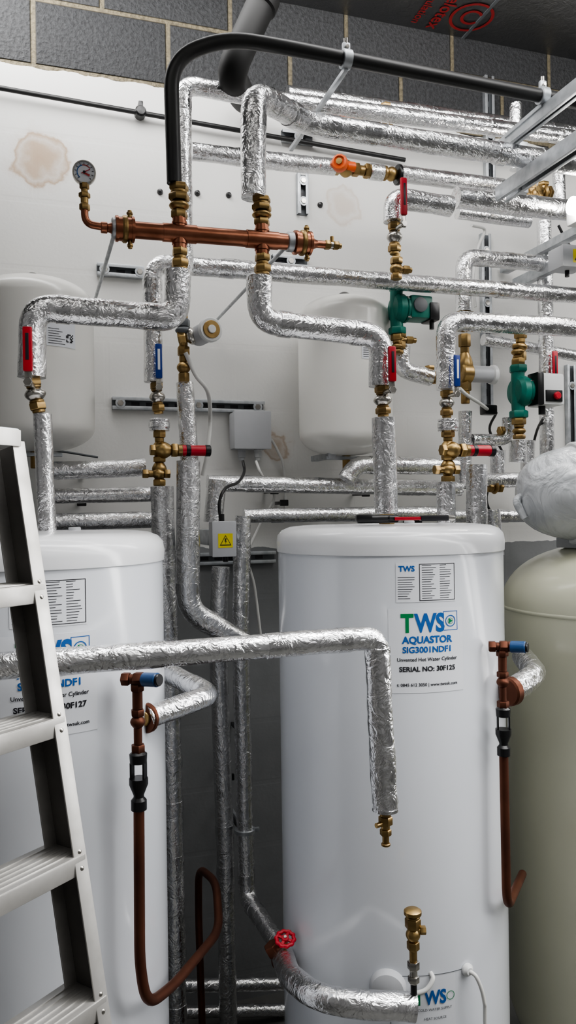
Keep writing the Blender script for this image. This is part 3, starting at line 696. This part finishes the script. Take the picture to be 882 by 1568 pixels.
# ---------------------------------------------------------------- bottom details
b=B("red_handwheel_valve"); p=WD(437,1448,1.88); n=(Z*.93+S*.35).normalized(); e1=n.orthogonal().normalized(); e2=n.cross(e1)
c0=p+n*.022; ring=[c0+(e1*math.cos(t*math.pi/10)+e2*math.sin(t*math.pi/10))*(.021+.0015*math.cos(t*math.pi)) for t in range(21)]
b.tube(ring,.0045,RED,bend=.001,seg=10); b.cyl(c0-n*.004,c0+n*.005,.009,RED)
for k in range(4):
    dr=e1*math.cos(k*math.pi/2)+e2*math.sin(k*math.pi/2); b.beam(c0,c0+dr*.02,.007,.005,RED,upv=n,bev=.001)
b.cyl(c0+n*.004,c0+n*.008,.004,CHROME,10)
b.cyl(p-n*.03,p+n*.02,.006,BRASS); b.fitting(p-n*.02+Z*.02-r0*.035,p-n*.02-Z*.06+r0*.01,.019,[('h',1,1.1),('s',1.4,1.2),('h',1,1.1)],COPPERD); b.done()
b=B("drain_valve"); p0=WD(632,1402,1.60); p1=WD(634,1550,1.60)
b.fitting(p0,V((p0.x,p0.y,p1.z)),.013,[('c',.3,1.1),('h',1.2,1.25),('s',1.6,1.15),('h',1,1.0),('c',1.4,.6),('h',1,.95,CHROME),('c',.8,.6,CHROME),('h',.8,.9,CHROME),('c',3.6,.5,BLACKG)])
b.lathe(p0+Z*.0,Z,[(.012,0),(.018,.003),(.018,.010),(.012,.014)],BRASS,16)
q_=p0-Z*.03; b.fitting(q_,q_+r0*.026,.008,[('c',1,.9),('h',.8,1.1)]); b.done()
b=B("immersion_heater_cover"); 
p=WD(594,1511,1.75); d=(p-V((TC.x,TC.y,p.z))).normalized(); p=V((TC.x,TC.y,p.z))+d*.284
b.lathe(p-d*.01,d,[(.041,0),(.041,.014),(.036,.028),(.02,.034),(0,.035)],GREYP,32); b.cyl(p+d*.02,p+d*.028,.006,CHROME)
b.tube(spl([p+d*.02+r0*.03-Z*.006,p+d*.02+r0*.06-Z*.004,p+d*.02+r0*.085+Z*.004,p+d*.012+r0*.10+Z*.022,p+d*.0+r0*.095+Z*.03]),.005,CBLW,bend=.001); b.done()
b=B("white_cable"); p=WD(712,1482,1.78); d=(p-V((TC.x,TC.y,p.z))).normalized(); p=V((TC.x,TC.y,p.z))+d*.286
b.lathe(p,d,[(.014,0),(.014,.006),(.008,.012)],WPLAS,20); b.tube(spl([p+d*.008,p+d*.02-Z*.01+r0*.01,p+d*.02-Z*.06+r0*.025,p+d*.015-Z*.14+r0*.03,p+d*.015-Z*.6+r0*.03]),.0045,CBLW,bend=.001); b.done()

# tools left on the cylinder top
b=B("pipe_wrench"); a=WD(548,806,1.90); a.z=1.730; c=WD(690,806,1.93); c.z=1.730
d=(c-a).normalized(); y=Z.cross(d)
b.tube([a+d*.0,a+d*.05,a+d*.10+y*.01],.010,BLACKG,seg=14); b.box(a+d*.015+Z*.002,(.04,.022,.02),BLACKG,(d,y,Z),.006)
b.tube([a+d*.012+y*.03,a+d*.08-y*.0],.008,BLACKG,seg=12)
b.box(a+d*.135,(.09,.014,.008),RED,(d,y,Z),.002); b.box(a+d*.19,(.07,.02,.014),INKK,(d,y,Z),.003); b.box(a+d*.225+y*.01,(.035,.03,.012),CHROME,(d,y,Z),.003); b.done()

for (x0,x1,y,q,r,mt) in ((262,440,1510,.15,.022,FOIL),(262,440,1550,.15,.020,FOIL)):
    b=B("low_level_pipe"); b.tube([W(x0,y,q),W(x1,y-4,q)],r,mt,lump=.03); b.done()

# ---------------------------------------------------------------- step ladder
a32=math.radians(32); td=(fw*math.cos(a32)+r0*math.sin(a32)); nd=(r0*math.cos(a32)-fw*math.sin(a32))
A=WD(36,676,1.25); k=.20
b=B("step_ladder"); sv=(-Z+nd*k).normalized(); perp=td.cross(sv).normalized()
if perp.dot(nd)<0: perp=-perp
Ls=(A.z-.02)/(-sv.z); wid=.46
for j,(off,inn) in enumerate(((V((0,0,0)),-1),(-td*wid,1))):
    T0=A+off; M0=T0+sv*Ls/2
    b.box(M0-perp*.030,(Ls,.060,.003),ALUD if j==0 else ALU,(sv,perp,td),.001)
    b.box(M0+td*inn*.011,(Ls,.003,.024),ALU,(sv,perp,td),.001)
    b.box(M0+td*inn*.011-perp*.060,(Ls,.003,.024),ALU,(sv,perp,td),.001)
    b.box(M0+td*inn*.002-perp*.0025,(Ls,.007,.007),ALU,(sv,perp,td),.002)
    R0=T0-nd*.09; rv=(-Z-nd*.02).normalized(); Lr=(R0.z-.01)/(-rv.z)
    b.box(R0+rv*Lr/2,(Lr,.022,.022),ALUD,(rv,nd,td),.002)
    b.box(T0+sv*(Ls-.01)-perp*.03,(.04,.068,.034),BLACKG,(sv,perp,td),.004); b.box(R0+rv*(Lr-.01),(.03,.032,.032),BLACKG,(rv,nd,td),.004)
b.box(A-td*(wid/2+.01)-nd*.055+Z*.012,(wid+.0,.12,.016),GALV,(td,nd,Z),.005)
b.box(A-td*(wid/2+.01)+nd*.005+Z*.004,(wid+.0,.004,.026),ALU,(td,nd,Z),.0015)
zs=-.108
i=0
while True:
    zz=1.75+zs-i*.2
    if zz<.15: break
    s_=(A.z-zz)/(-sv.z); P0=A+sv*s_; mid=P0-td*wid/2
    b.box(mid-nd*.036,(wid-.004,.075,.004),ALU,(td,nd,Z),.001)
    b.box(mid+nd*.001-Z*.013,(wid-.004,.004,.028),ALU,(td,nd,Z),.0015)
    b.box(mid-nd*.073-Z*.010,(wid-.004,.003,.022),ALU,(td,nd,Z),.001)
    for g in range(5): b.box(mid-nd*(.012+g*.012)+Z*.0025,(wid-.03,.003,.002),ALU,(td,nd,Z),.0006)
    for o in (0,-wid):
        q_=P0+td*o
        for dz in (.006,-.018):
            b.ball(q_+perp*.001+td*(-.011 if o==0 else .011)+sv*(-dz),.004,CHROME,axis=perp,st=.5,seg=10)
    i+=1
b.done()

# ---------------------------------------------------------------- lighting
EM=mk("tube_glow",(1,.98,.94),(1,.98,.94),emit=9)
def batten(c,L,ax,power,sz=.12):  # unseen battens, added to light the wall, pipes and cylinder fronts
    b=B("unseen_batten"); x=V(ax).normalized(); y=Z.cross(x)
    b.box(V(c)+Z*.03,(L,.09,.05),WPLAS,(x,y,Z),.006); b.tube([V(c)-x*(L/2-.03)-Z*.015,V(c)+x*(L/2-.03)-Z*.015],.014,EM,seg=14)
    for s in (-1,1): b.box(V(c)+x*s*(L/2-.015)-Z*.012,(.03,.05,.05),WPLAS,(x,y,Z),.004)
    o=b.done()
    l=bpy.data.lights.new("unseen_tube_light",'AREA'); l.shape='RECTANGLE'; l.size=L; l.size_y=sz; l.energy=power; l.color=(1,.99,.98)
    lo=bpy.data.objects.new("unseen_batten_light",l); bpy.context.scene.collection.objects.link(lo)
    lo.matrix_world=Matrix.Translation(V(c)-Z*.05)@Matrix((x.to_4d()*1,y.to_4d(),Z.to_4d(),(0,0,0,1))).transposed()
    lo.parent=o; lo.matrix_parent_inverse=Matrix.Translation(-o.location)
    return lo
batten((-.5,-1.75,H-.07),1.5,(1,0,0),52)
batten((1.7,-1.55,H-.07),1.5,(1,0,0),62)
batten((.6,-3.5,H-.07),1.5,(1,0,0),42)  # added fill from behind the camera
batten((3.2,-.9,3.1),1.2,(0,1,0),55)
b=B("bulkhead_lamp"); p=W(885,316,.66); b.tube([p-V((.025,0,0)),p+V((.25,0,0))],.028,mk("lamp_glow",(1,.96,.9),(1,.96,.9),emit=22),seg=20); b.box(p+V((.13,.05,0)),(.24,.05,.08),WPLAS,bev=.01); b.box(p+V((.15,.34,0)),(.04,.60,.03),GALV); b.done()
w=bpy.data.worlds.new("world"); bpy.context.scene.world=w; w.use_nodes=True
w.node_tree.nodes["Background"].inputs[0].default_value=(.8,.88,1,1); w.node_tree.nodes["Background"].inputs[1].default_value=.3
